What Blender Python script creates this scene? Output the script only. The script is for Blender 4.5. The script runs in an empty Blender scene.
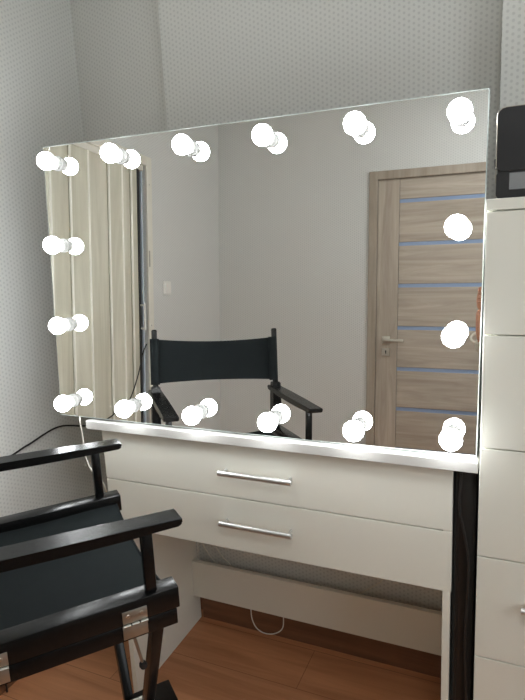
import bpy, bmesh, math, random
from mathutils import Vector, Matrix, Quaternion
random.seed(4)
S = bpy.context.scene
COL = S.collection
PI = math.pi

# ------------------------------------------------------------------ camera
CAM_H = 1.4779
yaw, pitch, roll = 0.42567, -0.19092, -0.04847
cy, sy = math.cos(yaw), math.sin(yaw)
F = Vector((-sy, cy, 0)); R = Vector((cy, sy, 0)); U = Vector((0, 0, 1))
F2 = F*math.cos(pitch) + U*math.sin(pitch)
U2 = U*math.cos(pitch) - F*math.sin(pitch)
R3 = R*math.cos(roll) + U2*math.sin(roll)
U3 = U2*math.cos(roll) - R*math.sin(roll)
cd = bpy.data.cameras.new('camera'); cam = bpy.data.objects.new('camera', cd); COL.objects.link(cam)
cam.matrix_world = Matrix(((R3.x, U3.x, -F2.x, 0), (R3.y, U3.y, -F2.y, 0), (R3.z, U3.z, -F2.z, CAM_H), (0, 0, 0, 1)))
cd.sensor_fit = 'VERTICAL'; cd.sensor_height = 36; cd.sensor_width = 27
cd.lens = 564.64/700*36
cd.clip_start = 0.01
S.camera = cam

# ------------------------------------------------------------------ world, colour
w = bpy.data.worlds.new('world'); S.world = w; w.use_nodes = True
w.node_tree.nodes['Background'].inputs[0].default_value = (0.80, 0.90, 1.0, 1)
w.node_tree.nodes['Background'].inputs[1].default_value = 0.8
S.view_settings.view_transform = 'Standard'
S.view_settings.look = 'None'
S.view_settings.exposure = 0.0
S.view_settings.gamma = 1
S.view_settings.use_curve_mapping = False
BULB_STRENGTH = 43.0
WINDOW_FILL_POWER = 12.0
wl = bpy.data.lights.new('added_window_fill', 'AREA'); wl.shape = 'RECTANGLE'; wl.size = 1.2; wl.size_y = 1.15  # fill light, placed just inside the added right-wall window
wl.energy = WINDOW_FILL_POWER; wl.color = (0.93, 0.98, 1.0)
wlo = bpy.data.objects.new('added_window_fill', wl); COL.objects.link(wlo)
wlo.location = (1.243, 0.15, 1.58); wlo.rotation_euler = (0, math.radians(90), 0)
BULB_COLOR = (0.97, 1.0, 1.02)
FILL_LAMP_STRENGTH = 23.0  # added overhead fill, not a known lamp of the room
FILL_LAMP_COLOR = (0.98, 1.0, 1.02)
try:
    S.cycles.max_bounces = 14; S.cycles.diffuse_bounces = 7; S.cycles.glossy_bounces = 8
    S.cycles.transmission_bounces = 6
    S.cycles.sample_clamp_indirect = 0.0; S.cycles.sample_clamp_direct = 0
    S.cycles.caustics_reflective = True; S.cycles.blur_glossy = 0.0
    S.cycles.use_denoising = True
except Exception:
    pass

# ------------------------------------------------------------------ materials
def srgb(r, g, b):
    f = lambda c: (c/255/12.92) if c/255 <= 0.04045 else ((c/255+0.055)/1.055)**2.4
    return (f(r), f(g), f(b), 1)

def mat(name, col, rough=0.5, metal=0.0, spec=0.5, bump=0.0, bscale=60.0, var=0.0, vscale=8.0, coat=0.0):
    m = bpy.data.materials.new(name); m.use_nodes = True
    nt = m.node_tree; b = nt.nodes['Principled BSDF']
    b.inputs['Base Color'].default_value = col
    b.inputs['Roughness'].default_value = rough
    b.inputs['Metallic'].default_value = metal
    b.inputs['Specular IOR Level'].default_value = spec
    b.inputs['Coat Weight'].default_value = coat
    tc = nt.nodes.new('ShaderNodeTexCoord')
    if var > 0:
        n = nt.nodes.new('ShaderNodeTexNoise'); n.inputs['Scale'].default_value = vscale; n.inputs['Detail'].default_value = 4
        nt.links.new(tc.outputs['Object'], n.inputs['Vector'])
        mx = nt.nodes.new('ShaderNodeMix'); mx.data_type = 'RGBA'
        mx.inputs[6].default_value = tuple(c*(1-var) for c in col[:3])+(1,)
        mx.inputs[7].default_value = tuple(min(1, c*(1+var)) for c in col[:3])+(1,)
        nt.links.new(n.outputs['Fac'], mx.inputs[0]); nt.links.new(mx.outputs[2], b.inputs['Base Color'])
    if bump > 0:
        n2 = nt.nodes.new('ShaderNodeTexNoise'); n2.inputs['Scale'].default_value = bscale
        nt.links.new(tc.outputs['Object'], n2.inputs['Vector'])
        bp = nt.nodes.new('ShaderNodeBump'); bp.inputs['Strength'].default_value = bump; bp.inputs['Distance'].default_value = 0.001
        nt.links.new(n2.outputs['Fac'], bp.inputs['Height']); nt.links.new(bp.outputs['Normal'], b.inputs['Normal'])
    return m

def mathn(nt, op, a, b=None, c=None):
    n = nt.nodes.new('ShaderNodeMath'); n.operation = op
    for i, v in enumerate((a, b, c)):
        if v is None: continue
        if isinstance(v, (int, float)): n.inputs[i].default_value = v
        else: nt.links.new(v, n.inputs[i])
    return n.outputs[0]

def wallpaper(name, base, dot):
    """embossed wallpaper: small dots on a hexagonal lattice, metres in the UVs"""
    m = bpy.data.materials.new(name); m.use_nodes = True
    nt = m.node_tree; b = nt.nodes['Principled BSDF']
    b.inputs['Roughness'].default_value = 0.62; b.inputs['Specular IOR Level'].default_value = 0.3
    uv = nt.nodes.new('ShaderNodeUVMap'); uv.uv_map = 'UVMap'
    sp = nt.nodes.new('ShaderNodeSeparateXYZ'); nt.links.new(uv.outputs[0], sp.inputs[0])
    A, B = 0.0270, 0.0156
    def dist(off):
        du = mathn(nt, 'MULTIPLY', mathn(nt, 'SUBTRACT', mathn(nt, 'FRACT', mathn(nt, 'ADD', mathn(nt, 'DIVIDE', sp.outputs[0], A), off)), 0.5), A)
        dv = mathn(nt, 'MULTIPLY', mathn(nt, 'SUBTRACT', mathn(nt, 'FRACT', mathn(nt, 'ADD', mathn(nt, 'DIVIDE', sp.outputs[1], B), off)), 0.5), B)
        return mathn(nt, 'SQRT', mathn(nt, 'ADD', mathn(nt, 'MULTIPLY', du, du), mathn(nt, 'MULTIPLY', dv, dv)))
    d = mathn(nt, 'MINIMUM', dist(0.0), dist(0.5))
    mr = nt.nodes.new('ShaderNodeMapRange'); mr.interpolation_type = 'SMOOTHSTEP'
    mr.inputs['From Min'].default_value = 0.0022; mr.inputs['From Max'].default_value = 0.0050
    mr.inputs['To Min'].default_value = 1; mr.inputs['To Max'].default_value = 0
    nt.links.new(d, mr.inputs['Value'])
    mx = nt.nodes.new('ShaderNodeMix'); mx.data_type = 'RGBA'
    mx.inputs[6].default_value = base; mx.inputs[7].default_value = dot
    nt.links.new(mr.outputs[0], mx.inputs[0]); nt.links.new(mx.outputs[2], b.inputs['Base Color'])
    bp = nt.nodes.new('ShaderNodeBump'); bp.inputs['Strength'].default_value = 0.25; bp.inputs['Distance'].default_value = 0.001
    bp.invert = True
    nt.links.new(mr.outputs[0], bp.inputs['Height']); nt.links.new(bp.outputs['Normal'], b.inputs['Normal'])
    return m

def wood(name, c1, c2, rough=0.45, axis=0, scale=1.0, plank=None, spec=0.5, gap=None, fig=1.0):
    """grain runs along `axis` of the object's coordinates; plank=(length,width) lays boards along axis 0"""
    m = bpy.data.materials.new(name); m.use_nodes = True
    nt = m.node_tree; b = nt.nodes['Principled BSDF']
    b.inputs['Roughness'].default_value = rough; b.inputs['Specular IOR Level'].default_value = spec
    tc = nt.nodes.new('ShaderNodeTexCoord')
    mp = nt.nodes.new('ShaderNodeMapping')
    s = [22*scale]*3; s[axis] = 1.6*scale
    mp.inputs['Scale'].default_value = s
    vec = tc.outputs['Object']
    fac_extra = None
    if plank:
        br = nt.nodes.new('ShaderNodeTexBrick')
        br.inputs['Color1'].default_value = (0.35, 0.35, 0.35, 1); br.inputs['Color2'].default_value = (0.65, 0.65, 0.65, 1)
        br.inputs['Mortar'].default_value = (0, 0, 0, 1)
        br.inputs['Scale'].default_value = 1; br.inputs['Mortar Size'].default_value = 0.0012
        br.inputs['Brick Width'].default_value = plank[0]; br.inputs['Row Height'].default_value = plank[1]
        nt.links.new(tc.outputs['Object'], br.inputs['Vector'])
        fac_extra = br
    nt.links.new(vec, mp.inputs['Vector'])
    n = nt.nodes.new('ShaderNodeTexNoise'); n.inputs['Scale'].default_value = 1.0; n.inputs['Detail'].default_value = 6
    n.inputs['Distortion'].default_value = 0.6*fig; n.inputs['Roughness'].default_value = 0.62
    nt.links.new(mp.outputs[0], n.inputs['Vector'])
    rp = nt.nodes.new('ShaderNodeValToRGB')
    rp.color_ramp.elements[0].position = 0.32; rp.color_ramp.elements[0].color = c2
    rp.color_ramp.elements[1].position = 0.66; rp.color_ramp.elements[1].color = c1
    nt.links.new(n.outputs['Fac'], rp.inputs[0])
    out = rp.outputs[0]
    if fac_extra:
        mx = nt.nodes.new('ShaderNodeMix'); mx.data_type = 'RGBA'; mx.blend_type = 'OVERLAY'; mx.inputs[0].default_value = 0.35
        nt.links.new(out, mx.inputs[6]); nt.links.new(fac_extra.outputs['Color'], mx.inputs[7])
        m2 = nt.nodes.new('ShaderNodeMix'); m2.data_type = 'RGBA'
        nt.links.new(fac_extra.outputs['Fac'], m2.inputs[0]); nt.links.new(mx.outputs[2], m2.inputs[6])
        m2.inputs[7].default_value = gap or tuple(c*0.35 for c in c2[:3])+(1,)
        out = m2.outputs[2]
    nt.links.new(out, b.inputs['Base Color'])
    bp = nt.nodes.new('ShaderNodeBump'); bp.inputs['Strength'].default_value = 0.08; bp.inputs['Distance'].default_value = 0.001
    nt.links.new(n.outputs['Fac'], bp.inputs['Height']); nt.links.new(bp.outputs['Normal'], b.inputs['Normal'])
    return m

def fabric(name, col, rough=0.9, sc=900):
    m = mat(name, col, rough, spec=0.08, var=0.12, vscale=30)
    nt = m.node_tree; b = nt.nodes['Principled BSDF']
    tc = nt.nodes.new('ShaderNodeTexCoord'); wv = nt.nodes.new('ShaderNodeTexWave'); wv.inputs['Scale'].default_value = sc/6
    nt.links.new(tc.outputs['Object'], wv.inputs['Vector'])
    bp = nt.nodes.new('ShaderNodeBump'); bp.inputs['Strength'].default_value = 0.15; bp.inputs['Distance'].default_value = 0.0005
    nt.links.new(wv.outputs['Fac'], bp.inputs['Height']); nt.links.new(bp.outputs['Normal'], b.inputs['Normal'])
    b.inputs['Sheen Weight'].default_value = 0.0
    return m

M = {}
M['paper'] = wallpaper('grey_dotted_wallpaper', srgb(213, 214, 210), srgb(196, 197, 194))
M['plaster'] = mat('white_ceiling_paint', srgb(225, 224, 218), 0.8, bump=0.1)
M['floor'] = wood('brown_laminate', srgb(196, 138, 98), srgb(164, 110, 74), rough=0.38, axis=0, scale=0.9, plank=(1.25, 0.19), gap=srgb(130, 84, 54))
M['skirt'] = wood('brown_skirting', srgb(128, 88, 62), srgb(100, 68, 47), rough=0.42, axis=0)
M['white'] = mat('white_laminate', srgb(222, 222, 212), 0.42, var=0.01)
M['edge'] = mat('white_edge_band', srgb(182, 181, 177), 0.4)
M['dark_gap'] = mat('shadow_gap_board', srgb(60, 56, 50), 0.8)
M['alu'] = mat('brushed_aluminium', srgb(210, 210, 208), 0.42, metal=1.0, bump=0.05, bscale=300)
M['steel'] = mat('zinc_steel', srgb(170, 168, 160), 0.38, metal=1.0, var=0.15, vscale=60)
M['nickel'] = mat('satin_nickel', srgb(190, 184, 172), 0.3, metal=1.0)
M['black_wood'] = mat('black_painted_wood', srgb(12, 12, 12), 0.27, spec=0.26, bump=0.25, bscale=90)
M['black_fabric'] = fabric('black_canvas', srgb(29, 33, 34))
M['black_plastic'] = mat('black_plastic', srgb(26, 28, 31), 0.4)
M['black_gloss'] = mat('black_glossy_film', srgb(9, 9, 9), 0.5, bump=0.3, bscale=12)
M['rubber'] = mat('black_rubber', srgb(20, 20, 20), 0.6)
M['cord_white'] = mat('white_cord', srgb(215, 212, 202), 0.5)
M['cord_black'] = mat('black_cord', srgb(24, 23, 22), 0.5)
M['socket'] = mat('white_ceramic_socket', srgb(150, 150, 147), 0.5)
M['back_board'] = mat('grey_backing_board', srgb(70, 70, 68), 0.8)
gp = mat('added_window_glass', (1, 1, 1, 1), 0.0); gp.node_tree.nodes['Principled BSDF'].inputs['Transmission Weight'].default_value = 1.0; M['added_pane'] = gp
M['plastic_white'] = mat('white_switch_plastic', srgb(232, 231, 225), 0.35)
M['door_h'] = wood('grey_oak_horizontal', srgb(188, 177, 162), srgb(158, 146, 131), rough=0.5, axis=0, scale=0.8, fig=2)
M['door_v'] = wood('grey_oak_vertical', srgb(188, 177, 162), srgb(158, 146, 131), rough=0.5, axis=2, scale=0.8, fig=1.5)
M['casing'] = wood('grey_oak_casing', srgb(174, 163, 148), srgb(148, 136, 121), rough=0.5, axis=2, scale=0.8)
M['glass_strip'] = mat('blue_grey_frosted_glass', srgb(140, 160, 190), 0.3, var=0.06, vscale=4)
M['fold'] = wood('pale_ash_folding_panel', srgb(214, 211, 194), srgb(188, 184, 164), rough=0.45, axis=2, scale=0.5, fig=2.4)
M['fold_seam'] = mat('cream_plastic_seam', srgb(240, 238, 226), 0.35)
M['cream'] = mat('cream_painted_casing', srgb(222, 219, 207), 0.45)
M['bluegrey'] = mat('blue_grey_jamb', srgb(186, 196, 206), 0.5)
M['display'] = mat('grey_display_window', srgb(128, 132, 135), 0.15, coat=0.6)
M['hall'] = mat('dark_hall_paint', srgb(60, 62, 66), 0.8)
M['skin'] = mat('skin', srgb(214, 160, 134), 0.5, var=0.05, vscale=20)
M['shirt'] = fabric('cream_knit', srgb(214, 210, 196))
M['trousers'] = fabric('dark_denim', srgb(44, 48, 62))
M['hair'] = mat('brown_hair', srgb(66, 46, 34), 0.45, bump=0.6, bscale=80)
M['shoe'] = mat('dark_leather', srgb(30, 26, 24), 0.45)

mm = bpy.data.materials.new('mirror_silver'); mm.use_nodes = True
nt = mm.node_tree; nt.nodes.clear()
g = nt.nodes.new('ShaderNodeBsdfGlossy'); g.inputs['Color'].default_value = (0.95, 0.955, 0.945, 1); g.inputs['Roughness'].default_value = 0.0
o = nt.nodes.new('ShaderNodeOutputMaterial'); nt.links.new(g.outputs[0], o.inputs[0]); M['mirror'] = mm
M['glass_edge'] = mat('ground_glass_edge', srgb(180, 190, 186), 0.25, spec=0.8)

mb = bpy.data.materials.new('glowing_bulb'); mb.use_nodes = True
nt = mb.node_tree; nt.nodes.clear()
e = nt.nodes.new('ShaderNodeEmission'); e.inputs[0].default_value = BULB_COLOR + (1,); e.inputs[1].default_value = BULB_STRENGTH
o = nt.nodes.new('ShaderNodeOutputMaterial'); nt.links.new(e.outputs[0], o.inputs[0]); M['bulb'] = mb

ml = bpy.data.materials.new('fill_lamp_diffuser'); ml.use_nodes = True
nt = ml.node_tree; nt.nodes.clear()
e = nt.nodes.new('ShaderNodeEmission'); e.inputs[0].default_value = FILL_LAMP_COLOR + (1,); e.inputs[1].default_value = FILL_LAMP_STRENGTH
o = nt.nodes.new('ShaderNodeOutputMaterial'); nt.links.new(e.outputs[0], o.inputs[0]); M['diffuser'] = ml

# ------------------------------------------------------------------ mesh helpers
def new_bm(): return bmesh.new()

def box(bm, lo, hi, mtx=None, bevel=0.0, seg=2):
    c = [(a+b)/2 for a, b in zip(lo, hi)]; s = [abs(b-a) for a, b in zip(lo, hi)]
    t = bmesh.new()
    bmesh.ops.create_cube(t, size=1)
    bmesh.ops.scale(t, vec=s, verts=t.verts)
    if bevel > 0:
        bmesh.ops.bevel(t, geom=t.edges[:], offset=min(bevel, min(s)*0.45), segments=seg, profile=0.5, affect='EDGES')
    bmesh.ops.translate(t, vec=c, verts=t.verts)
    if mtx is not None: bmesh.ops.transform(t, matrix=mtx, verts=t.verts)
    merge(bm, t)

def merge(bm, t):
    me = bpy.data.meshes.new('tmp'); t.to_mesh(me); t.free(); bm.from_mesh(me); bpy.data.meshes.remove(me)

def bar(bm, a, b, w, h, up=Vector((0, 0, 1)), bevel=0.002):
    """rectangular bar from a to b, w across, h along up"""
    a = Vector(a); b = Vector(b); d = b-a; L = d.length; z = d.normalized()
    y = (up - z*up.dot(z)).normalized(); x = y.cross(z)
    mt = Matrix(((x.x, y.x, z.x, a.x), (x.y, y.y, z.y, a.y), (x.z, y.z, z.z, a.z), (0, 0, 0, 1)))
    box(bm, (-w/2, -h/2, 0), (w/2, h/2, L), mt, bevel)

def frame_axes(t, prev=None):
    ref = prev if prev is not None else (Vector((0, 0, 1)) if abs(t.z) < 0.9 else Vector((1, 0, 0)))
    n = (ref - t*ref.dot(t)).normalized()
    return n, t.cross(n)

def tube(bm, pts, r, seg=10, caps=True):
    pts = [Vector(p) for p in pts]; rs = r if isinstance(r, (list, tuple)) else [r]*len(pts)
    rings = []; n = None
    for i, p in enumerate(pts):
        t = (pts[min(i+1, len(pts)-1)] - pts[max(i-1, 0)]).normalized()
        n, b = frame_axes(t, n)
        rings.append([bm.verts.new(p + (n*math.cos(2*PI*k/seg) + b*math.sin(2*PI*k/seg))*rs[i]) for k in range(seg)])
    for a, b in zip(rings, rings[1:]):
        for k in range(seg):
            bm.faces.new((a[k], a[(k+1) % seg], b[(k+1) % seg], b[k]))
    if caps:
        bm.faces.new(rings[0][::-1]); bm.faces.new(rings[-1])

def spline(pts, n=8):
    pts = [Vector(p) for p in pts]; out = []
    P = [pts[0]*2-pts[1]] + pts + [pts[-1]*2-pts[-2]]
    for i in range(1, len(P)-2):
        for k in range(n):
            t = k/n
            out.append(0.5*((2*P[i]) + (P[i+1]-P[i-1])*t + (2*P[i-1]-5*P[i]+4*P[i+1]-P[i+2])*t*t + (3*P[i]-P[i-1]-3*P[i+1]+P[i+2])*t**3))
    out.append(pts[-1]); return out

def lathe(bm, prof, origin, axis, seg=24):
    """prof: (radius, height) along axis from origin"""
    z = Vector(axis).normalized(); n, b = frame_axes(z); o = Vector(origin)
    rings = []
    for r, h in prof:
        if r < 1e-6: rings.append([bm.verts.new(o+z*h)])
        else: rings.append([bm.verts.new(o + z*h + (n*math.cos(2*PI*k/seg)+b*math.sin(2*PI*k/seg))*r) for k in range(seg)])
    for a, c in zip(rings, rings[1:]):
        for k in range(seg):
            k2 = (k+1) % seg
            if len(a) == 1 and len(c) == 1: continue
            if len(a) == 1: bm.faces.new((a[0], c[k], c[k2]))
            elif len(c) == 1: bm.faces.new((a[k], a[k2], c[0]))
            else: bm.faces.new((a[k], a[k2], c[k2], c[k]))

def prism(bm, outline, lo, hi, axis='x'):
    """2-D outline (closed) extruded along axis"""
    def P(u, v, t): return {'x': (t, u, v), 'y': (u, t, v), 'z': (u, v, t)}[axis]
    a = [bm.verts.new(P(u, v, lo)) for u, v in outline]; b = [bm.verts.new(P(u, v, hi)) for u, v in outline]
    n = len(a)
    bm.faces.new(a); bm.faces.new(b[::-1])
    for k in range(n): bm.faces.new((a[k], b[k], b[(k+1) % n], a[(k+1) % n]))

def obj(name, bm, m, parent=None, smooth=False, angle=35):
    bmesh.ops.recalc_face_normals(bm, faces=bm.faces)
    me = bpy.data.meshes.new(name); bm.to_mesh(me); bm.free()
    o = bpy.data.objects.new(name, me); COL.objects.link(o)
    me.materials.append(m)
    if smooth:
        for p in me.polygons: p.use_smooth = True
        try: me.set_sharp_from_angle(angle=math.radians(angle))
        except Exception: pass
    if parent: o.parent = parent
    return o

def tag(o, label=None, cat=None, group=None, kind=None):
    if label: o['label'] = label
    if cat: o['category'] = cat
    if group: o['group'] = group
    if kind: o['kind'] = kind
    return o

def empty(name, loc=(0, 0, 0), rz=0, label=None, cat=None, group=None, kind=None):
    o = bpy.data.objects.new(name, None); COL.objects.link(o); o.location = loc; o.rotation_euler = (0, 0, rz)
    o.empty_display_size = 0.05
    return tag(o, label, cat, group, kind)

def struct(name, bm, m, parent=None, **k):
    o = obj(name, bm, m, parent, **k)
    if parent is None: o['kind'] = 'structure'
    return o

def wall_uv(o):
    me = o.data; uv = me.uv_layers.new(name='UVMap')
    for p in me.polygons:
        n = p.normal
        for li in p.loop_indices:
            c = me.vertices[me.loops[li].vertex_index].co
            uv.data[li].uv = (c.y, c.z) if abs(n.x) > 0.7 else ((c.x, c.z) if abs(n.y) > 0.7 else (c.x, c.y))

def wbox(name, boxes, m):
    bm = new_bm()
    for lo, hi in boxes: box(bm, lo, hi)
    o = struct(name, bm, m); wall_uv(o); return o

# ------------------------------------------------------------------ the room
XL, YB, ZC, XR = -1.85, -1.0, 2.62, 1.25
bm = new_bm(); box(bm, (-2.9, YB-0.12, -0.05), (XR+0.1, 2.35, 0)); struct('floor', bm, M['floor'])
bm = new_bm(); box(bm, (-2.9, YB-0.12, ZC), (XR+0.1, 2.35, ZC+0.05)); struct('ceiling', bm, M['plaster'])
# behind the mirror: recess at the left, chimney breast in the middle, nearer face at the right
XP, YP = -1.572, 1.12                  # the left wall steps in beside the mirror
bm = new_bm(); prism(bm, [(XP, 1.865), (-1.112, 1.783), (-1.112, 2.32), (XP, 2.32)], 0, ZC, 'z')
o = struct('wall_front_left', bm, M['paper']); wall_uv(o)
wbox('wall_left_pier', [((XL-0.1, YP, 0), (XP, 2.32, ZC))], M['paper'])
wbox('wall_front', [((-1.112, 1.7511, 0), (-0.052, 2.32, ZC))], M['paper'])
wbox('wall_front_right', [((-0.052, 1.65, 0), (XR+0.1, 2.32, ZC))], M['paper'])
wbox('wall_right', [((XR, YB-0.1, 0), (XR+0.1, -0.5, ZC)), ((XR, 0.8, 0), (XR+0.1, 1.65, ZC)), ((XR, -0.5, 0), (XR+0.1, 0.8, 0.95)), ((XR, -0.5, 2.2), (XR+0.1, 0.8, ZC))], M['paper'])
wn = empty('added_window_1', (XR, 0.15, 0), kind='structure')  # unseen window, added with its area light to brighten the left wall
bm = new_bm()
for lo, hi in (((0.02, -0.65, 0.95), (0.08, -0.59, 2.2)), ((0.02, 0.59, 0.95), (0.08, 0.65, 2.2)), ((0.02, -0.59, 0.95), (0.08, 0.59, 1.01)), ((0.02, -0.59, 2.14), (0.08, 0.59, 2.2)), ((0.025, -0.03, 1.01), (0.075, 0.03, 2.14))): box(bm, lo, hi, bevel=0.003)
obj('added_window_frame', bm, M['plastic_white'], wn)
bm = new_bm(); box(bm, (-0.09, -0.7, 0.925), (0.02, 0.7, 0.95), bevel=0.004); obj('added_window_sill', bm, M['edge'], wn)
for a, b in ((-0.59, -0.03), (0.03, 0.59)):
    bm = new_bm(); box(bm, (0.045, a, 1.01), (0.055, b, 2.14)); obj('added_pane', bm, M['added_pane'], wn)
D0, D1, DT = -0.08, 0.74, 2.085      # folding-door opening in the left wall
wbox('wall_left', [((XL-0.1, D1, 0), (XL, YP, ZC)), ((XL-0.1, YB-0.1, 0), (XL, D0, ZC)), ((XL-0.1, D0, DT), (XL, D1, ZC))], M['paper'])
B0, B1, BT = -0.735, 0.105, 2.103    # hinged door opening in the wall behind the camera
wbox('wall_back', [((XL, YB-0.1, 0), (B0, YB, ZC)), ((B1, YB-0.1, 0), (XR, YB, ZC)), ((B0, YB-0.1, BT), (B1, YB, ZC))], M['paper'])
wbox('wall_hall', [((-2.85, D0-0.6, 0), (-2.8, D1+0.6, ZC)), ((-2.85, D0-0.65, 0), (XL-0.1, D0-0.6, ZC)), ((-2.85, D1+0.6, 0), (XL-0.1, D1+0.65, ZC))], M['hall'])

def skirting(name, a, b, n):
    """profiled wooden board along a-b; n points into the room"""
    a = Vector(a); b = Vector(b); n = Vector(n); prof = [(0, 0), (0.016, 0), (0.016, 0.095), (0.011, 0.112), (0.004, 0.12), (0, 0.12)]
    bm = new_bm(); A = [bm.verts.new(a + n*u + U*v) for u, v in prof]; B = [bm.verts.new(b + n*u + U*v) for u, v in prof]
    bm.faces.new(A); bm.faces.new(B[::-1])
    for k in range(len(prof)): bm.faces.new((A[k], B[k], B[(k+1) % 6], A[(k+1) % 6]))
    return struct(name, bm, M['skirt'])
skirting('baseboard_front', (-1.105, 1.7511, 0), (-0.07, 1.7511, 0), (0, -1, 0))
skirting('baseboard_front', (XP+0.016, 1.862, 0), (-1.105, 1.786, 0), (-0.167, -0.986, 0))
skirting('baseboard_left', (XP, YP, 0), (XP, 1.855, 0), (1, 0, 0))
skirting('baseboard_left', (XL+0.016, YP, 0), (XP, YP, 0), (0, -1, 0))
skirting('baseboard_left', (XL, D1+0.052, 0), (XL, YP, 0), (1, 0, 0))
skirting('baseboard_left', (XL, YB+0.016, 0), (XL, D0-0.06, 0), (1, 0, 0))
skirting('baseboard_back', (XL, YB, 0), (B0-0.055, YB, 0), (0, 1, 0))
skirting('baseboard_back', (B1+0.055, YB, 0), (XR-0.016, YB, 0), (0, 1, 0))
skirting('baseboard_right', (XR, YB, 0), (XR, 1.65, 0), (-1, 0, 0))

# hinged grey oak door seen in the mirror
dr = empty('door_1', (0, YB, 0), kind='structure')
dr['label'] = 'grey oak interior door with horizontal blue glass strips, seen in the mirror'
y0 = -0.004
bm = new_bm()
for x0, x1 in ((B0-0.05, B0+0.004), (B1-0.004, B1+0.05)):
    box(bm, (x0, -0.06, 0), (x1, 0.014, BT+0.048), bevel=0.003)
box(bm, (B0+0.004, -0.06, BT-0.004), (B1-0.004, 0.014, BT+0.048), bevel=0.003)
obj('door_frame', bm, M['casing'], dr)
xs0, xs1 = -0.597, B1-0.135
bm = new_bm()
box(bm, (B0+0.006, y0-0.04, 0.006), (xs0, y0, BT-0.006), bevel=0.002)
obj('stile', bm, M['door_v'], dr)
bm = new_bm(); box(bm, (xs1, y0-0.04, 0.006), (B1-0.006, y0, BT-0.006), bevel=0.002); obj('stile', bm, M['door_v'], dr)
zs = [1.961, 1.695, 1.435, 1.168, 0.906, 0.648, 0.385]
zz = [BT-0.006] + zs + [0.006]
for i in range(len(zz)-1):
    top = zz[i] - (0.0115 if i else 0); bot = zz[i+1] + (0.0115 if i < len(zz)-2 else 0)
    bm = new_bm(); box(bm, (xs0+0.0015, y0-0.037, bot), (xs1-0.0015, y0-0.003, top), bevel=0.003)
    obj('door_panel', bm, M['door_h'], dr)
for z in zs:
    bm = new_bm(); box(bm, (xs0+0.001, y0-0.028, z-0.0115), (xs1-0.001, y0-0.008, z+0.0115)); obj('glass_strip', bm, M['glass_strip'], dr)
bm = new_bm()
box(bm, (-0.69, y0, 1.064), (-0.64, y0+0.009, 1.114), bevel=0.002)
tube(bm, [(-0.665, y0+0.005, 1.089), (-0.665, y0+0.05, 1.089)], 0.0095, 14)
bar(bm, (-0.672, y0+0.05, 1.089), (-0.548, y0+0.05, 1.089), 0.011, 0.02, bevel=0.003)
obj('handle', bm, M['nickel'], dr, smooth=True)
bm = new_bm(); box(bm, (-0.69, y0, 0.988), (-0.64, y0+0.008, 1.038), bevel=0.002); ke = obj('keyhole_plate', bm, M['nickel'], dr)
bm = new_bm(); tube(bm, [(-0.665, y0+0.0075, 1.019), (-0.665, y0+0.0088, 1.019)], 0.0045, 12); box(bm, (-0.668, y0+0.0078, 1.002), (-0.662, y0+0.0088, 1.018)); obj('keyhole', bm, M['rubber'], ke)

# pale folding door in the left wall, seen in the mirror
fd = empty('door_2', (XL, 0, 0), kind='structure')
fd['label'] = 'pale wood-look folding door with white seams in the left wall, seen in the mirror'
bm = new_bm()
box(bm, (-0.02, D0-0.05, 0), (0.012, D0, DT+0.05), bevel=0.002)
box(bm, (-0.02, D1, 0), (0.012, D1+0.05, DT+0.05), bevel=0.002)
box(bm, (-0.02, D0, DT), (0.012, D1, DT+0.05), bevel=0.002)
cs = obj('door_casing', bm, M['cream'], fd)
bm = new_bm()
for z in (1.985, 1.2): lathe(bm, [(0, 0), (0.004, 0), (0.004, 0.001), (0, 0.001)], (0.012, D0-0.022, z), (1, 0, 0), 10)
box(bm, (0.0115, D0-0.02, 1.53), (0.0128, D0-0.009, 1.62))
obj('strike_plate', bm, M['steel'], cs)
bm = new_bm(); box(bm, (-0.1, D0, 0), (-0.02, D0+0.012, DT)); box(bm, (-0.1, D1-0.012, 0), (-0.02, D1, DT)); obj('jamb_lining', bm, M['bluegrey'], fd)
bm = new_bm(); box(bm, (-0.06, D0+0.012, DT-0.03), (-0.004, D1-0.012, DT)); obj('top_track', bm, M['cream'], fd)
ys = [0.735, 0.648, 0.518, 0.389, 0.232, 0.12, 0.038, -0.018]
offs = [-0.020, -0.014, -0.022, -0.014, -0.022, -0.013, -0.023, -0.014]
for i in range(7):
    a = Vector((offs[i], ys[i]-0.004, 0)); b = Vector((offs[i+1], ys[i+1]+0.004, 0))
    bm = new_bm(); d = (b-a).normalized(); nn = Vector((-d.y, d.x, 0))*0.004
    prism(bm, [((a+nn).x, (a+nn).y), ((b+nn).x, (b+nn).y), ((b-nn).x, (b-nn).y), ((a-nn).x, (a-nn).y)], 0.012, DT-0.03, 'z')
    obj('folding_panel', bm, M['fold'], fd)
for i in range(1, 7):
    bm = new_bm(); tube(bm, [(-0.0095, ys[i], 0.012), (-0.0095, ys[i], DT-0.03)], 0.0062, 8); obj('panel_seam', bm, M['fold_seam'], fd, smooth=True)
bm = new_bm(); box(bm, (-0.034, ys[7]-0.012, 0.012), (-0.004, ys[7]+0.004, DT-0.03), bevel=0.002); lp = obj('leading_post', bm, M['black_plastic'], fd)
bm = new_bm()
tube(bm, [(0.022, ys[7]-0.006, 1.175), (0.022, ys[7]-0.006, 1.325)], 0.006, 10)
for z in (1.185, 1.315): tube(bm, [(-0.006, ys[7]-0.006, z), (0.022, ys[7]-0.006, z)], 0.005, 8)
obj('handle', bm, M['plastic_white'], lp, smooth=True)

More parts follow.
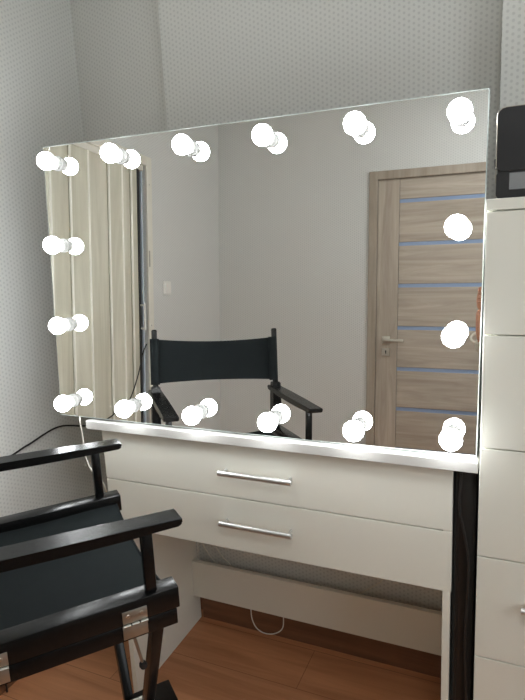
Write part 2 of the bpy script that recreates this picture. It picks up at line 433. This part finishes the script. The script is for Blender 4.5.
# unseen ceiling lamp, added because the bulbs alone leave the room too dark
lc = empty('added_ceiling_lamp', (0.15, -0.15, ZC), label='round flush ceiling lamp, added out of view as fill light', cat='lamp')
bm = new_bm(); lathe(bm, [(0, 0), (0.21, 0), (0.21, 0.03), (0.2, 0.034), (0, 0.034)], (0, 0, 0), (0, 0, -1), 40); obj('fill_lamp_base', bm, M['plastic_white'], lc, smooth=True)
bm = new_bm(); lathe(bm, [(0.195, 0.0345), (0.19, 0.055), (0.15, 0.075), (0.08, 0.085), (0, 0.088)], (0, 0, 0), (0, 0, -1), 40); obj('fill_lamp_shade', bm, M['diffuser'], lc, smooth=True)

# light switch
sw = empty('light_switch', (XL, -0.288, 1.416), label='small white light switch on the grey wall beside the folding door, seen in the mirror', cat='switch')
bm = new_bm(); box(bm, (0, -0.041, -0.041), (0.008, 0.041, 0.041), bevel=0.003); obj('frame', bm, M['plastic_white'], sw)
bm = new_bm(); box(bm, (0.007, -0.027, -0.027), (0.0125, 0.027, 0.027), Matrix.Rotation(0.03, 4, 'Y'), bevel=0.002); obj('rocker', bm, M['plastic_white'], sw)

# ------------------------------------------------------------------ vanity desk
YD = 1.2885
dk = empty('vanity_desk', (-0.62, YD, 0), label='long white vanity desk with two wide drawers standing under the big lit mirror', cat='desk')
ox, oy = -0.62, YD
def L(x, y, z): return (x-ox, y-oy, z)
def dbox(name, lo, hi, m, parent=dk, bevel=0.0012):
    bm = new_bm(); box(bm, L(*lo), L(*hi), bevel=bevel); return obj(name, bm, m, parent)
dbox('worktop', (-1.1735, 1.2685, 0.9441), (-0.0625, 1.735, 0.970), M['edge'], bevel=0.0015)
dbox('side_panel', (-1.1305, YD+0.018, 0), (-1.1125, 1.733, 0.944), M['white'])
dbox('side_panel', (-0.137, YD+0.0005, 0), (-0.119, 1.733, 0.944), M['white'])
dbox('back_rail', (-1.1125, 1.690, 0.122), (-0.137, 1.708, 0.272), M['white'])
dbox('cabinet_body', (-1.1125, YD+0.0185, 0.630), (-0.137, 1.69, 0.9438), M['white'])
for z0, z1, zh in ((0.7845, 0.9425, 0.8635), (0.6243, 0.7815, 0.7135)):
    fr = dbox('drawer', (-1.1325, YD, z0), (-0.1169 if z0 > 0 else 0, YD+0.018, z1), M['white'], bevel=0.001)
    bm = new_bm()
    x0, x1 = (-0.722, -0.509) if zh > 0.8 else (-0.729, -0.514)
    tube(bm, [L(x0, YD-0.028, zh), L(x1, YD-0.028, zh)], 0.0074, 14)
    for x in (x0+0.012, x1-0.012):
        tube(bm, [L(x, YD-0.028, zh), L(x, YD+0.001, zh)], 0.0042, 10)
    obj('handle', bm, M['alu'], fr, smooth=True)

# ------------------------------------------------------------------ tower of drawers
YT = 1.262; KT = YT/1.398
def tz(z): return CAM_H + (z-CAM_H)*KT
TX0, TX1 = -0.0590, 0.385
tw = empty('chest_of_drawers', ((TX0+TX1)/2, YT, 0), label='tall white chest of drawers at the right end of the vanity desk', cat='chest of drawers')
ox, oy = (TX0+TX1)/2, YT
ztop = tz(1.5450); zc = tz(1.5205)
dbox('top_panel', (TX0-0.0005, YT-0.003, zc), (TX1+0.0005, 1.648, ztop), M['white'], tw)
dbox('carcass', (TX0, YT+0.0185, 0.012), (TX1, 1.646, zc-0.0003), M['white'], tw)
zl = [tz(1.5185), tz(1.2368), tz(0.9578), tz(0.6697), tz(0.3823), 0.02]
for i in range(5):
    a, b = zl[i+1]+0.0015, zl[i]-0.0015
    fr = dbox('drawer', (TX0, YT, a), (TX1, YT+0.018, b), M['white'], tw, bevel=0.0012)
    zc2 = (zl[i]+zl[i+1])/2 - (0.0 if i < 4 else 0)
    zc2 = 0.648 if i == 3 else zc2
    if i >= 3:
        bm = new_bm()
        tube(bm, [L(0.036, YT-0.026, zc2), L(0.29, YT-0.026, zc2)], 0.0074, 14)
        for x in (0.048, 0.278): tube(bm, [L(x, YT-0.026, zc2), L(x, YT+0.001, zc2)], 0.0042, 10)
        obj('handle', bm, M['alu'], fr, smooth=True)

# black player on the chest
dx, dy, dz = 0.0865, YT+0.075, ztop
pl = empty('radio', (dx, dy, dz), label='black rounded electronic device with a grey display window on top of the white chest', cat='device')
bm = new_bm()
W2, D2, H2 = 0.13, 0.075, 0.1715; rad = 0.016
def rrect(w0, w1, h0, h1, r, n=6):
    pts = []
    for cx, cz, a0 in ((w1-r, h1-r, 0), (w0+r, h1-r, PI/2), (w0+r, h0+r, PI), (w1-r, h0+r, 1.5*PI)):
        for k in range(n+1):
            a = a0 + k*PI/2/n; pts.append((cx+r*math.cos(a), cz+r*math.sin(a)))
    return pts
prism(bm, rrect(-W2, W2, 0.052, H2, rad), -D2, D2, 'y')
obj('upper_shell', bm, M['black_plastic'], pl, smooth=True)
bm = new_bm(); prism(bm, rrect(-W2+0.0008, W2-0.0008, 0.0, 0.0505, 0.008), -D2+0.0006, D2-0.0006, 'y'); lo = obj('lower_shell', bm, M['black_plastic'], pl, smooth=True)
bm = new_bm(); box(bm, (-W2+0.003, -D2+0.003, 0.045), (W2-0.003, D2-0.003, 0.058)); obj('seam_core', bm, M['rubber'], pl)
bm = new_bm(); box(bm, (-0.105, -D2-0.0012, 0.0155), (0.035, -D2+0.001, 0.0475), bevel=0.0008); obj('display', bm, M['display'], pl)
bm = new_bm(); box(bm, (-W2-0.004, -0.062, 0.060), (-W2+0.002, -0.03, 0.078), bevel=0.0015); obj('side_button', bm, M['rubber'], pl)
bm = new_bm(); tube(bm, rr := [(-W2+0.0002+x0, -D2-0.0005, z) for x0, z in [(0, 0.03), (0, 0.1), (0, H2-rad)]] + [(-W2+rad-rad*math.cos(a), -D2-0.0005, H2-rad+rad*math.sin(a)) for a in (0.3, 0.7, 1.1, PI/2)] + [(0, -D2-0.0005, H2), (W2-rad, -D2-0.0005, H2)], 0.0008, 6)
obj('chrome_trim', bm, M['nickel'], pl, smooth=True)

# black glossy folded backdrop standing in the gap
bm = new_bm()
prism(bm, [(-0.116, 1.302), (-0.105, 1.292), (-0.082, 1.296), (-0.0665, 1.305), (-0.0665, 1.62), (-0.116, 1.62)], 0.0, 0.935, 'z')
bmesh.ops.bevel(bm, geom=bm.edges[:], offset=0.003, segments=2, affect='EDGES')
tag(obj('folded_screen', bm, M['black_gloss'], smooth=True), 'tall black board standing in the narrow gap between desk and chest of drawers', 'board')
bm = new_bm()
tube(bm, spline([(-0.098, 1.285, 0.935), (-0.100, 1.283, 0.85), (-0.088, 1.283, 0.78), (-0.078, 1.283, 0.70), (-0.082, 1.283, 0.5), (-0.075, 1.28, 0.3), (-0.08, 1.28, 0.06), (-0.085, 1.24, 0.004)]), 0.003, 8)
tag(obj('black_cable', bm, M['cord_black'], smooth=True), 'black cable hanging in the dark gap between the desk and the chest', 'cable')

# ------------------------------------------------------------------ mirror
e1 = Vector((0.99982, 0.01741, -0.00666)); up_ = Vector((0.0056, 0.0599, 0.99819))
e1 = (e1 - up_*e1.dot(up_)).normalized(); e3 = up_.normalized(); e2 = e3.cross(e1)   # e2 points into the wall
mc = Vector((-0.66857, 1.30986, 1.37038)); MW, MH = 1.20765, 0.79821
base = mc - e3*(MH/2) + Vector((0, 0, 0.0022))
mr = empty('vanity_mirror', label='big frameless mirror ringed with sixteen glowing round bulbs, leaning on the white desk', cat='mirror')
mr.matrix_world = Matrix(((e1.x, e2.x, e3.x, base.x), (e1.y, e2.y, e3.y, base.y), (e1.z, e2.z, e3.z, base.z), (0, 0, 0, 1)))
bm = new_bm()
hw = MW/2
c_ = 0.0022
def rg(w0, z0, z1, y): return [bm.verts.new(p) for p in ((-w0, y, z0), (w0, y, z0), (w0, y, z1), (-w0, y, z1))]
fi = rg(hw-c_, c_, MH-c_, 0.0); fo = rg(hw, 0, MH, 0.0012); fb_ = rg(hw, 0, MH, 0.005)
f0_ = bm.faces.new(fi)
for k in range(4):
    k2 = (k+1) % 4
    for A_, B_ in ((fi, fo), (fo, fb_)):
        q_ = bm.faces.new((A_[k], A_[k2], B_[k2], B_[k])); q_.material_index = 1
q_ = bm.faces.new(fb_[::-1]); q_.material_index = 1
gl = obj('mirror_glass', bm, M['mirror'], mr)
gl.data.materials.append(M['glass_edge'])
bm = new_bm(); box(bm, (-hw+0.012, 0.0052, 0.006), (hw-0.012, 0.021, MH-0.006), bevel=0.001); obj('backing_board', bm, M['back_board'], mr)
ix, iz = hw-0.0542, MH/2-0.0507
pos = []
for k in range(6):
    x = -ix+2*ix*k/5; pos += [(x, MH/2+iz), (x, MH/2-iz)]
for k in (1, 2):
    z = MH/2+iz-2*iz*k/3; pos += [(-ix, z), (ix, z)]
RB = 0.0250; DB = 0.0470
for n, (x, z) in enumerate(pos):
    jx, jz = random.uniform(-1, 1)*0.0008, random.uniform(-1, 1)*0.0008
    if n == 0:
        bm = new_bm()
        lathe(bm, [(0.0, 0.0002), (0.0205, 0.0002), (0.0205, 0.0035), (0.0185, 0.0045), (0.0175, 0.0075), (0.0188, 0.0085), (0.0188, 0.0105), (0.0172, 0.0115), (0.0172, 0.0145), (0.0184, 0.0155), (0.0184, 0.0175), (0.0165, 0.0185), (0.0155, 0.0235), (0, 0.0235)], (0, 0, 0), (0, -1, 0), 28)
        s = obj('bulb_socket', bm, M['socket'], mr, smooth=True)
        bm = new_bm()
        prof = [(0.0130, 0.0205), (0.0150, 0.0240)]
        for k in range(3, 15):
            a = PI*k/14*1.0
            a = 0.80 + (PI-0.80)*(k-3)/11
            prof.append((RB*math.sin(a) if k < 14 else 0, DB - RB*math.cos(a)))
        lathe(bm, prof, (0, 0, 0), (0, -1, 0), 24)
        b = obj('light_bulb', bm, M['bulb'], s, smooth=True)
        s0, b0 = s, b
    else:
        s = s0.copy(); COL.objects.link(s); s.parent = mr
        b = b0.copy(); COL.objects.link(b); b.parent = s
    s.location = (x+jx, 0, z+jz)

# ------------------------------------------------------------------ director's chair
TH = 0.67869; WC = 0.4761
fV = Vector((math.sin(TH), math.cos(TH), 0)); rV = Vector((fV.y, -fV.x, 0))
cN = Vector((-0.5845, 0.8522, 0)) - rV*(WC/2)
ch = empty('directors_chair', cN, -TH, label="tall black wooden folding director's chair with canvas seat, standing in front of the desk", cat='chair')
ch_objs = {}
def cl(lat): return lat + WC/2    # near side lat=0, far side lat=-WC
for side, lat in (('r', 0.007), ('l', -WC)):
    x = cl(lat); sg = 1 if side == 'r' else -1
    # arm: slim plank, slightly dropping to the back, rounded front
    t = math.tan(-0.0386)
    bm = new_bm()
    out = [(0.0, 0.0), (0.0, -0.010), (-0.006, -0.016), (-0.10, -0.019), (-0.22, -0.021), (-0.34, -0.021), (-0.46, -0.018), (-0.47, -0.009), (-0.47, 0.0), (-0.30, 0.0), (-0.15, 0.0)]
    prism(bm, [(u, 0.9707+v_+t*u) for u, v_ in out], x-0.0245, x+0.0245, 'x')
    bmesh.ops.bevel(bm, geom=[e_ for e_ in bm.edges if e_.calc_length() > 0.0], offset=0.0022, segments=2, affect='EDGES')
    obj('armrest', bm, M['black_wood'], ch, smooth=True, angle=30)
    bm = new_bm(); bar(bm, (x, -0.067, 0.829), (x, -0.067, 0.956), 0.0195, 0.022, up=Vector((0, 1, 0)), bevel=0.004); obj('arm_post', bm, M['black_wood'], ch, smooth=True)
    # seat side rails: two stacked bars joined by hinges
    xr = x - sg*0.0042
    bm = new_bm(); box(bm, (xr-0.0208, -0.49, 0.7847), (xr+0.0208, -0.0165, 0.8293), bevel=0.0022); sr = obj('seat_rail', bm, M['black_wood'], ch, smooth=True)
    bm = new_bm(); box(bm, (xr-0.018, -0.49, 0.749), (xr+0.018, -0.022, 0.7825), bevel=0.0025); obj('lower_rail', bm, M['black_wood'], ch, smooth=True)
    for f0 in (-0.105, -0.348):
        bm = new_bm(); xo = xr+sg*0.0208
        box(bm, (min(xo, xo+sg*0.0016), f0-0.0235, 0.787), (max(xo, xo+sg*0.0016), f0+0.0235, 0.8125), bevel=0.0005)
        box(bm, (min(xo-sg*0.003, xo+sg*0.0012), f0-0.0245, 0.7555), (max(xo-sg*0.003, xo+sg*0.0012), f0+0.0225, 0.7815), bevel=0.0005)
        for k in range(3):
            a = f0-0.0235+k*0.0165; tube(bm, [(xo+sg*0.003, a, 0.7838), (xo+sg*0.003, a+0.0135, 0.7838)], 0.0032, 10)
        hg = obj('hinge', bm, M['steel'], ch, smooth=True)
        bm = new_bm()
        for k in (-0.013, 0.012): lathe(bm, [(0, 0), (0.0042, 0), (0.003, 0.0012), (0, 0.0015)], (xo+sg*0.0016, f0+k, 0.802), (sg, 0, 0), 10)
        obj('screw', bm, M['nickel'], hg, smooth=True)
    # back post and its leaf-shaped lower half
    fb = -0.435
    bm = new_bm(); bar(bm, (x, fb, 0.985), (x, fb-0.025, 1.222), 0.020, 0.020, up=Vector((0, 1, 0)), bevel=0.005); bp_ = obj('back_post', bm, M['black_wood'], ch, smooth=True)
    bm = new_bm()
    out = [(fb-0.012, 0.829), (fb+0.010, 0.829), (fb+0.020, 0.87), (fb+0.024, 0.92), (fb+0.021, 0.965), (fb+0.016, 1.005), (fb-0.018, 1.005), (fb-0.022, 0.95), (fb-0.02, 0.88)]
    prism(bm, out, x-0.017, x+0.017, 'x'); bmesh.ops.bevel(bm, geom=bm.edges[:], offset=0.003, segments=2, affect='EDGES')
    obj('back_bracket', bm, M['black_wood'], ch, smooth=True, angle=30)
    # floor runner
    bm = new_bm(); xf = sg*0.137; box(bm, (xf-0.020, -0.47, 0.0), (xf+0.020, 0.03, 0.028), bevel=0.003); obj('floor_runner', bm, M['black_wood'], ch, smooth=True)
    # folding stay
    bm = new_bm(); tube(bm, [(x-sg*0.05, -0.105, 0.748), (x-sg*0.05, -0.0856, 0.640)], 0.0032, 8); st = obj('folding_stay', bm, M['steel'], ch, smooth=True)
    bm = new_bm(); lathe(bm, [(0, -0.007), (0.007, -0.006), (0.0085, 0), (0.007, 0.006), (0, 0.007)], (x-sg*0.05, -0.085, 0.636), (1, 0, 0), 14); obj('knob', bm, M['rubber'], st, smooth=True)
# crossing legs, front and rear pair
xa, xb = cl(0)-0.004, cl(-WC)+0.004
for f0 in (-0.058, -0.40):
    for (p, q, off) in ((xa, cl(-0.372), 0.0), (xb, cl(-0.098), -0.024)):
        bm = new_bm(); bar(bm, (p, f0+off, 0.752), (q, f0+off, 0.024), 0.022, 0.030, up=Vector((1, 0, 0)), bevel=0.003)
        obj('leg', bm, M['black_wood'], ch, smooth=True)
    bm = new_bm(); tube(bm, [(0, f0-0.04, 0.388), (0, f0+0.016, 0.388)], 0.006, 12); obj('pivot_bolt', bm, M['steel'], ch, smooth=True)
# footrest
bm = new_bm(); box(bm, (cl(-0.468), -0.046, 0.196), (cl(-0.01), 0.072, 0.212), bevel=0.003)
for x in (cl(-0.34), cl(-0.135)): box(bm, (x-0.012, -0.05, 0.172), (x+0.012, 0.05, 0.1965), bevel=0.002)
obj('footrest', bm, M['black_wood'], ch, smooth=True)
# canvas seat: shallow sling
def sling(nx, ny, fn, thick):
    bm = new_bm(); top = [[bm.verts.new(fn(i/nx, j/ny)) for j in range(ny+1)] for i in range(nx+1)]
    for i in range(nx):
        for j in range(ny): bm.faces.new((top[i][j], top[i+1][j], top[i+1][j+1], top[i][j+1]))
    bmesh.ops.recalc_face_normals(bm, faces=bm.faces)
    bmesh.ops.solidify(bm, geom=bm.faces[:], thickness=thick)
    return bm
xl_, xr_ = cl(-WC)+0.0250, cl(0)-0.0250
def seat(u, v_):
    x = xl_ + (xr_-xl_)*u; s = 4*u*(1-u)
    y = -0.455 + (0.425)*v_ - 0.004*s*v_
    return (x, y, 0.806 - 0.020*s*(0.8+0.2*math.sin(v_*3)) + 0.0015*math.sin(9*v_+3*u))
bm = sling(24, 20, seat, 0.0025); se = obj('seat', bm, M['black_fabric'], ch, smooth=True, angle=60)
bm = new_bm()
tube(bm, [Vector(seat(k/16, 1.0))+Vector((0, 0.0, -0.0005)) for k in range(17)], 0.0028, 8); obj('seat_hem', bm, M['black_fabric'], se, smooth=True)
# canvas back between the posts, sagging along the top
def back(u, v_):
    x = cl(-WC) - 0.003 + (WC+0.006)*u; s = 4*u*(1-u)
    z = 1.013 + 0.172*v_ - 0.014*s*v_ + 0.004*s*(1-v_)
    return (x, fb - 0.016 - 0.025*(z-0.985)/0.237 - 0.030*s, z)
bm = sling(28, 8, back, 0.003); bk = obj('backrest', bm, M['black_fabric'], ch, smooth=True, angle=60)
for x in (cl(-WC), cl(0)):
    bm = new_bm(); tube(bm, [(x, fb-0.003, 1.012), (x, fb-0.0215, 1.187)], 0.0175, 16); obj('canvas_sleeve', bm, M['black_fabric'], bk, smooth=True)

# ------------------------------------------------------------------ cables
bm = new_bm()
xw = XL+0.006
tube(bm, spline([(xw+0.03, -0.014, 1.10), (xw+0.005, -0.010, 1.043), (xw, 0.03, 0.93), (xw, 0.106, 0.813), (xw, 0.17, 0.785), (xw, 0.244, 0.766), (xw, 0.29, 0.741), (xw, 0.6, 0.69), (xw, 0.85, 0.62), (xw, 1.0, 0.30), (xw+0.015, 1.03, 0.005)]), 0.0034, 8)
tag(obj('power_cable', bm, M['cord_black'], smooth=True), 'thin black cable hanging from the folding door, seen in the mirror', 'cable')
bm = new_bm()
tube(bm, spline([(XP+0.03, 1.15, 0.005), (XP+0.022, 1.15, 0.3), (XP+0.006, 1.16, 0.68), (XP+0.006, 1.226, 0.767), (XP+0.005, 1.35, 0.797), (XP+0.006, 1.406, 0.806), (XP+0.006, 1.548, 0.822), (-1.49, 1.62, 0.81), (-1.35, 1.64, 0.84), (-1.21, 1.60, 0.90)]), 0.0034, 8)
tag(obj('power_cable', bm, M['cord_black'], smooth=True), 'thin black cable running along the left wall to the near corner of the desk', 'cable')
bm = new_bm()
tube(bm, spline([(-1.206, 1.284, 0.984), (-1.204, 1.279, 0.960), (-1.2015, 1.28, 0.92), (-1.2, 1.28, 0.886), (-1.198, 1.28, 0.847), (-1.183, 1.28, 0.807), (-1.163, 1.285, 0.782), (-1.150, 1.30, 0.73), (-1.146, 1.33, 0.5), (-1.150, 1.36, 0.2), (-1.16, 1.38, 0.005), (-1.18, 1.5, 0.005)]), 0.0023, 8)
tag(obj('mirror_cord', bm, M['cord_white'], smooth=True), 'white cord dangling beside the left end of the desk', 'cable')
def cord(pts, label, r=0.0021):
    bm = new_bm(); tube(bm, spline(pts), r, 8); tag(obj('white_cord', bm, M['cord_white'], smooth=True), label, 'cable')
cord([(-1.085, 1.722, 0.45), (-1.078, 1.722, 0.345), (-1.055, 1.722, 0.30), (-1.029, 1.722, 0.268), (-1.0, 1.722, 0.22), (-1.0, 1.722, 0.125)], 'white cord behind the desk close to its left side panel, above the rear rail')
cord([(-1.04, 1.722, 0.42), (-1.016, 1.722, 0.334), (-0.99, 1.722, 0.295), (-0.96, 1.722, 0.269), (-0.91, 1.722, 0.2), (-0.885, 1.722, 0.12), (-0.88, 1.722, 0.06), (-0.862, 1.72, 0.025), (-0.828, 1.718, 0.012), (-0.785, 1.718, 0.022), (-0.752, 1.72, 0.055), (-0.745, 1.722, 0.13), (-0.72, 1.722, 0.2)], 'white cord sagging in a loop below the rear rail of the desk')
cord([(-0.56, 1.722, 0.18), (-0.50, 1.722, 0.235), (-0.455, 1.722, 0.264), (-0.43, 1.722, 0.285), (-0.40, 1.722, 0.31), (-0.375, 1.722, 0.34), (-0.34, 1.722, 0.45)], 'white cord crossing the gap above the rear rail, right of the middle')

# ------------------------------------------------------------------ the photographer (seen at the mirror edge)
def W_(a, b, z): return Vector((cy*a - sy*b, sy*a + cy*b, z))
pc = W_(0.03, -0.32, 0)
pe = empty('person', pc, label='person in a cream wide-sleeved top holding up a phone, reflected at mirror edge', cat='person')
def skin(name, verts, edges, m, parent, levels=2, root=0):
    me = bpy.data.meshes.new(name)
    me.from_pydata([tuple(W_(*v_[:3]) - pc) for v_ in verts], edges, [])
    o = bpy.data.objects.new(name, me); COL.objects.link(o); o.parent = parent
    me.materials.append(m)
    md = o.modifiers.new('skin', 'SKIN'); md.use_smooth_shade = True; md.branch_smoothing = 0.4
    for i, v_ in enumerate(verts):
        r = v_[3] if isinstance(v_[3], tuple) else (v_[3], v_[3])
        me.skin_vertices[0].data[i].radius = r; me.skin_vertices[0].data[i].use_root = (i == root)
    o.modifiers.new('sub', 'SUBSURF').levels = levels; o.modifiers['sub'].render_levels = levels
    return o
B = -0.34
body = [(0.03, B, 0.94, (0.12, 0.085)), (0.03, B, 1.10, (0.105, 0.078)), (0.03, B, 1.28, (0.13, 0.09)), (0.03, B, 1.39, (0.085, 0.065)), (0.03, B+0.005, 1.46, 0.048), (0.03, B+0.02, 1.53, 0.058), (0.03, B+0.03, 1.61, (0.075, 0.088)), (0.03, B+0.02, 1.685, (0.062, 0.07)),
        (-0.115, B, 1.365, 0.05), (-0.145, B+0.03, 1.23, 0.041), (-0.165, B+0.12, 1.10, 0.034), (-0.137, -0.10, 1.19, 0.029), (-0.118, -0.045, 1.295, 0.022),
        (0.175, B, 1.365, 0.05), (0.215, B+0.03, 1.23, 0.041), (0.215, B+0.12, 1.13, 0.034), (0.14, -0.12, 1.23, 0.029), (0.075, -0.055, 1.33, 0.022),
        (-0.055, B, 0.86, 0.085), (-0.06, B+0.01, 0.50, 0.055), (-0.065, B, 0.28, 0.047), (-0.065, B-0.01, 0.09, 0.032), (-0.07, B+0.12, 0.035, 0.03),
        (0.115, B, 0.86, 0.085), (0.12, B+0.01, 0.50, 0.055), (0.125, B, 0.28, 0.047), (0.125, B-0.01, 0.09, 0.032), (0.13, B+0.12, 0.035, 0.03)]
be = [(0, 1), (1, 2), (2, 3), (3, 4), (4, 5), (5, 6), (6, 7), (3, 8), (8, 9), (9, 10), (10, 11), (11, 12), (3, 13), (13, 14), (14, 15), (15, 16), (16, 17), (0, 18), (18, 19), (19, 20), (20, 21), (21, 22), (0, 23), (23, 24), (24, 25), (25, 26), (26, 27)]
skin('body', body, be, M['skin'], pe)
# hands: palm plus four curled fingers and a thumb gripping the phone's edges
def hand(sg, a0, z0):
    vs = [(a0, -0.045, z0-0.03, 0.020), (a0+sg*0.002, -0.03, z0, (0.024, 0.014)), (a0+sg*0.006, -0.015, z0+0.03, (0.026, 0.013))]
    es = [(0, 1), (1, 2)]
    for k in range(4):
        zf = z0 + 0.012 + k*0.019; ln = (0.9, 1.0, 0.95, 0.78)[3-k]
        i = len(vs)
        vs += [(a0+sg*0.004, -0.006, zf, 0.0085), (a0+sg*0.022, 0.014, zf+0.002, 0.0078), (a0+sg*(0.026+0.022*ln), 0.0165, zf+0.004, 0.0072), (a0+sg*(0.026+0.04*ln), 0.014, zf+0.004, 0.0064)]
        es += [(2 if k > 1 else 1, i), (i, i+1), (i+1, i+2), (i+2, i+3)]
    i = len(vs)
    vs += [(a0+sg*0.014, -0.034, z0+0.03, 0.0105), (a0+sg*0.032, -0.036, z0+0.055, 0.0092), (a0+sg*0.046, -0.030, z0+0.072, 0.008)]
    es += [(1, i), (i, i+1), (i+1, i+2)]
    skin('hand', vs, es, M['skin'], pe, 2)
hand(1, -0.112, 1.318)
hand(-1, 0.062, 1.355)
# clothes
skin('top', [(0.03, B, 0.84, (0.165, 0.122)), (0.03, B, 1.0, (0.155, 0.115)), (0.03, B, 1.12, (0.138, 0.10)), (0.03, B, 1.29, (0.15, 0.103)), (0.03, B, 1.395, (0.09, 0.07)),
              (-0.112, B, 1.362, 0.062), (-0.145, B+0.03, 1.23, 0.056), (-0.165, B+0.125, 1.095, 0.056), (-0.150, -0.140, 1.15, 0.054),
              (0.172, B, 1.362, 0.062), (0.215, B+0.03, 1.23, 0.056), (0.213, B+0.125, 1.135, 0.054), (0.165, -0.15, 1.20, 0.052)],
     [(0, 1), (1, 2), (2, 3), (3, 4), (4, 5), (5, 6), (6, 7), (7, 8), (4, 9), (9, 10), (10, 11), (11, 12)], M['shirt'], pe)
for a_, b_, z_, s_ in ((-0.146, -0.127, 1.163, 1), (0.157, -0.138, 1.212, -1)):
    bm = new_bm(); c = W_(a_, b_, z_) - pc; d = (W_(-0.118*s_ if s_ > 0 else 0.075, -0.045, 1.31) - W_(a_, b_, z_)).normalized(); n1, n2 = frame_axes(d)
    ring = [c + (n1*math.cos(2*PI*k/24)+n2*math.sin(2*PI*k/24))*0.05 for k in range(25)]
    tube(bm, ring, 0.006, 8, caps=False); obj('cuff', bm, M['shirt'], pe, smooth=True)
skin('trousers', [(0.03, B, 0.98, (0.145, 0.105)), (0.03, B, 0.90, (0.15, 0.11)), (-0.055, B, 0.82, 0.098), (-0.06, B+0.01, 0.50, 0.07), (-0.065, B, 0.13, 0.055), (0.115, B, 0.82, 0.098), (0.12, B+0.01, 0.50, 0.07), (0.125, B, 0.13, 0.055)],
     [(0, 1), (1, 2), (2, 3), (3, 4), (1, 5), (5, 6), (6, 7)], M['trousers'], pe)
for a_ in (-0.067, 0.127):
    skin('shoe', [(a_, B-0.03, 0.045, (0.04, 0.045)), (a_, B+0.06, 0.036, (0.042, 0.036)), (a_, B+0.16, 0.028, (0.04, 0.027)), (a_, B+0.19, 0.024, (0.03, 0.022))], [(0, 1), (1, 2), (2, 3)], M['shoe'], pe)
bm = new_bm(); bmesh.ops.create_uvsphere(bm, u_segments=40, v_segments=28, radius=1)
bmesh.ops.delete(bm, geom=[f_ for f_ in bm.faces if f_.calc_center_median().y > 0.30 and f_.calc_center_median().z < 0.52], context='FACES')
for v_ in bm.verts:
    x, y, z = v_.co
    zz_ = z*0.118 if z > 0 else z*0.118*(1 + 1.15*max(0, min(1, (0.35-y)/0.9)))
    k_ = 1 - 0.25*max(0, -z)*(1 if y < 0 else 0)
    v_.co = W_(0.03 + x*0.090*k_, B + 0.018 + y*0.108 + 0.03*max(0, -z)*(y < 0), 1.655 + zz_) - pc
bmesh.ops.recalc_face_normals(bm, faces=bm.faces)
obj('hair', bm, M['hair'], pe, smooth=True, angle=80)
# face
ew, ib = mat('eye_white', srgb(235, 232, 228), 0.2), mat('iris_brown', srgb(60, 40, 26), 0.2)
for s_ in (-1, 1):
    c = W_(0.03+s_*0.029, B+0.101, 1.615) - pc
    bm = new_bm(); lathe(bm, [(0, -0.010), (0.008, -0.006), (0.0115, 0), (0.008, 0.006), (0, 0.010)], c, F, 14)
    ey = obj('eye', bm, ew, pe, smooth=True)
    bm = new_bm(); lathe(bm, [(0, 0), (0.0055, 0.0), (0.004, 0.0018), (0, 0.0022)], W_(0.03+s_*0.029, B+0.1095, 1.615) - pc, F, 12)
    obj('iris', bm, ib, ey, smooth=True)
skin('nose', [(0.03, B+0.105, 1.618, 0.009), (0.03, B+0.122, 1.590, 0.011), (0.03, B+0.112, 1.582, 0.012)], [(0, 1), (1, 2)], M['skin'], pe)
bm = new_bm(); tube(bm, [W_(0.03+t_, B+0.098-abs(t_)*0.4, 1.552+abs(t_)*0.04) - pc for t_ in (-0.024, -0.012, 0, 0.012, 0.024)], [0.002, 0.005, 0.0058, 0.005, 0.002], 8)
obj('mouth', bm, mat('lips', srgb(176, 98, 92), 0.4), pe, smooth=True)
for s_ in (-1, 1):
    skin('ear', [(0.03+s_*0.078, B+0.02, 1.635, (0.007, 0.014)), (0.03+s_*0.080, B+0.02, 1.612, (0.006, 0.015)), (0.03+s_*0.076, B+0.024, 1.588, (0.006, 0.009))], [(0, 1), (1, 2)], M['skin'], pe)

ph = bpy.data.objects.new('smartphone', None); COL.objects.link(ph); ph.empty_display_size = 0.03
tag(ph, 'dark phone held upright in both hands in front of the person', 'phone')
ph.location = W_(-0.026, -0.012, 1.41); ph.rotation_euler = (0, 0, yaw)
bm = new_bm(); prism(bm, rrect(-0.0375, 0.0375, -0.075, 0.075, 0.009), -0.004, 0.004, 'y'); obj('case', bm, M['black_plastic'], ph, smooth=True)
bm = new_bm(); prism(bm, rrect(-0.035, 0.035, -0.0725, 0.0725, 0.007), -0.0046, -0.004, 'y'); obj('screen', bm, M['display'], ph)
bm = new_bm(); lathe(bm, [(0, 0), (0.005, 0), (0.005, 0.0015), (0.0035, 0.0015), (0, 0.0012)], (0.026, 0.004, 0.0662), (0, 1, 0), 16); obj('lens', bm, M['black_gloss'], ph, smooth=True)
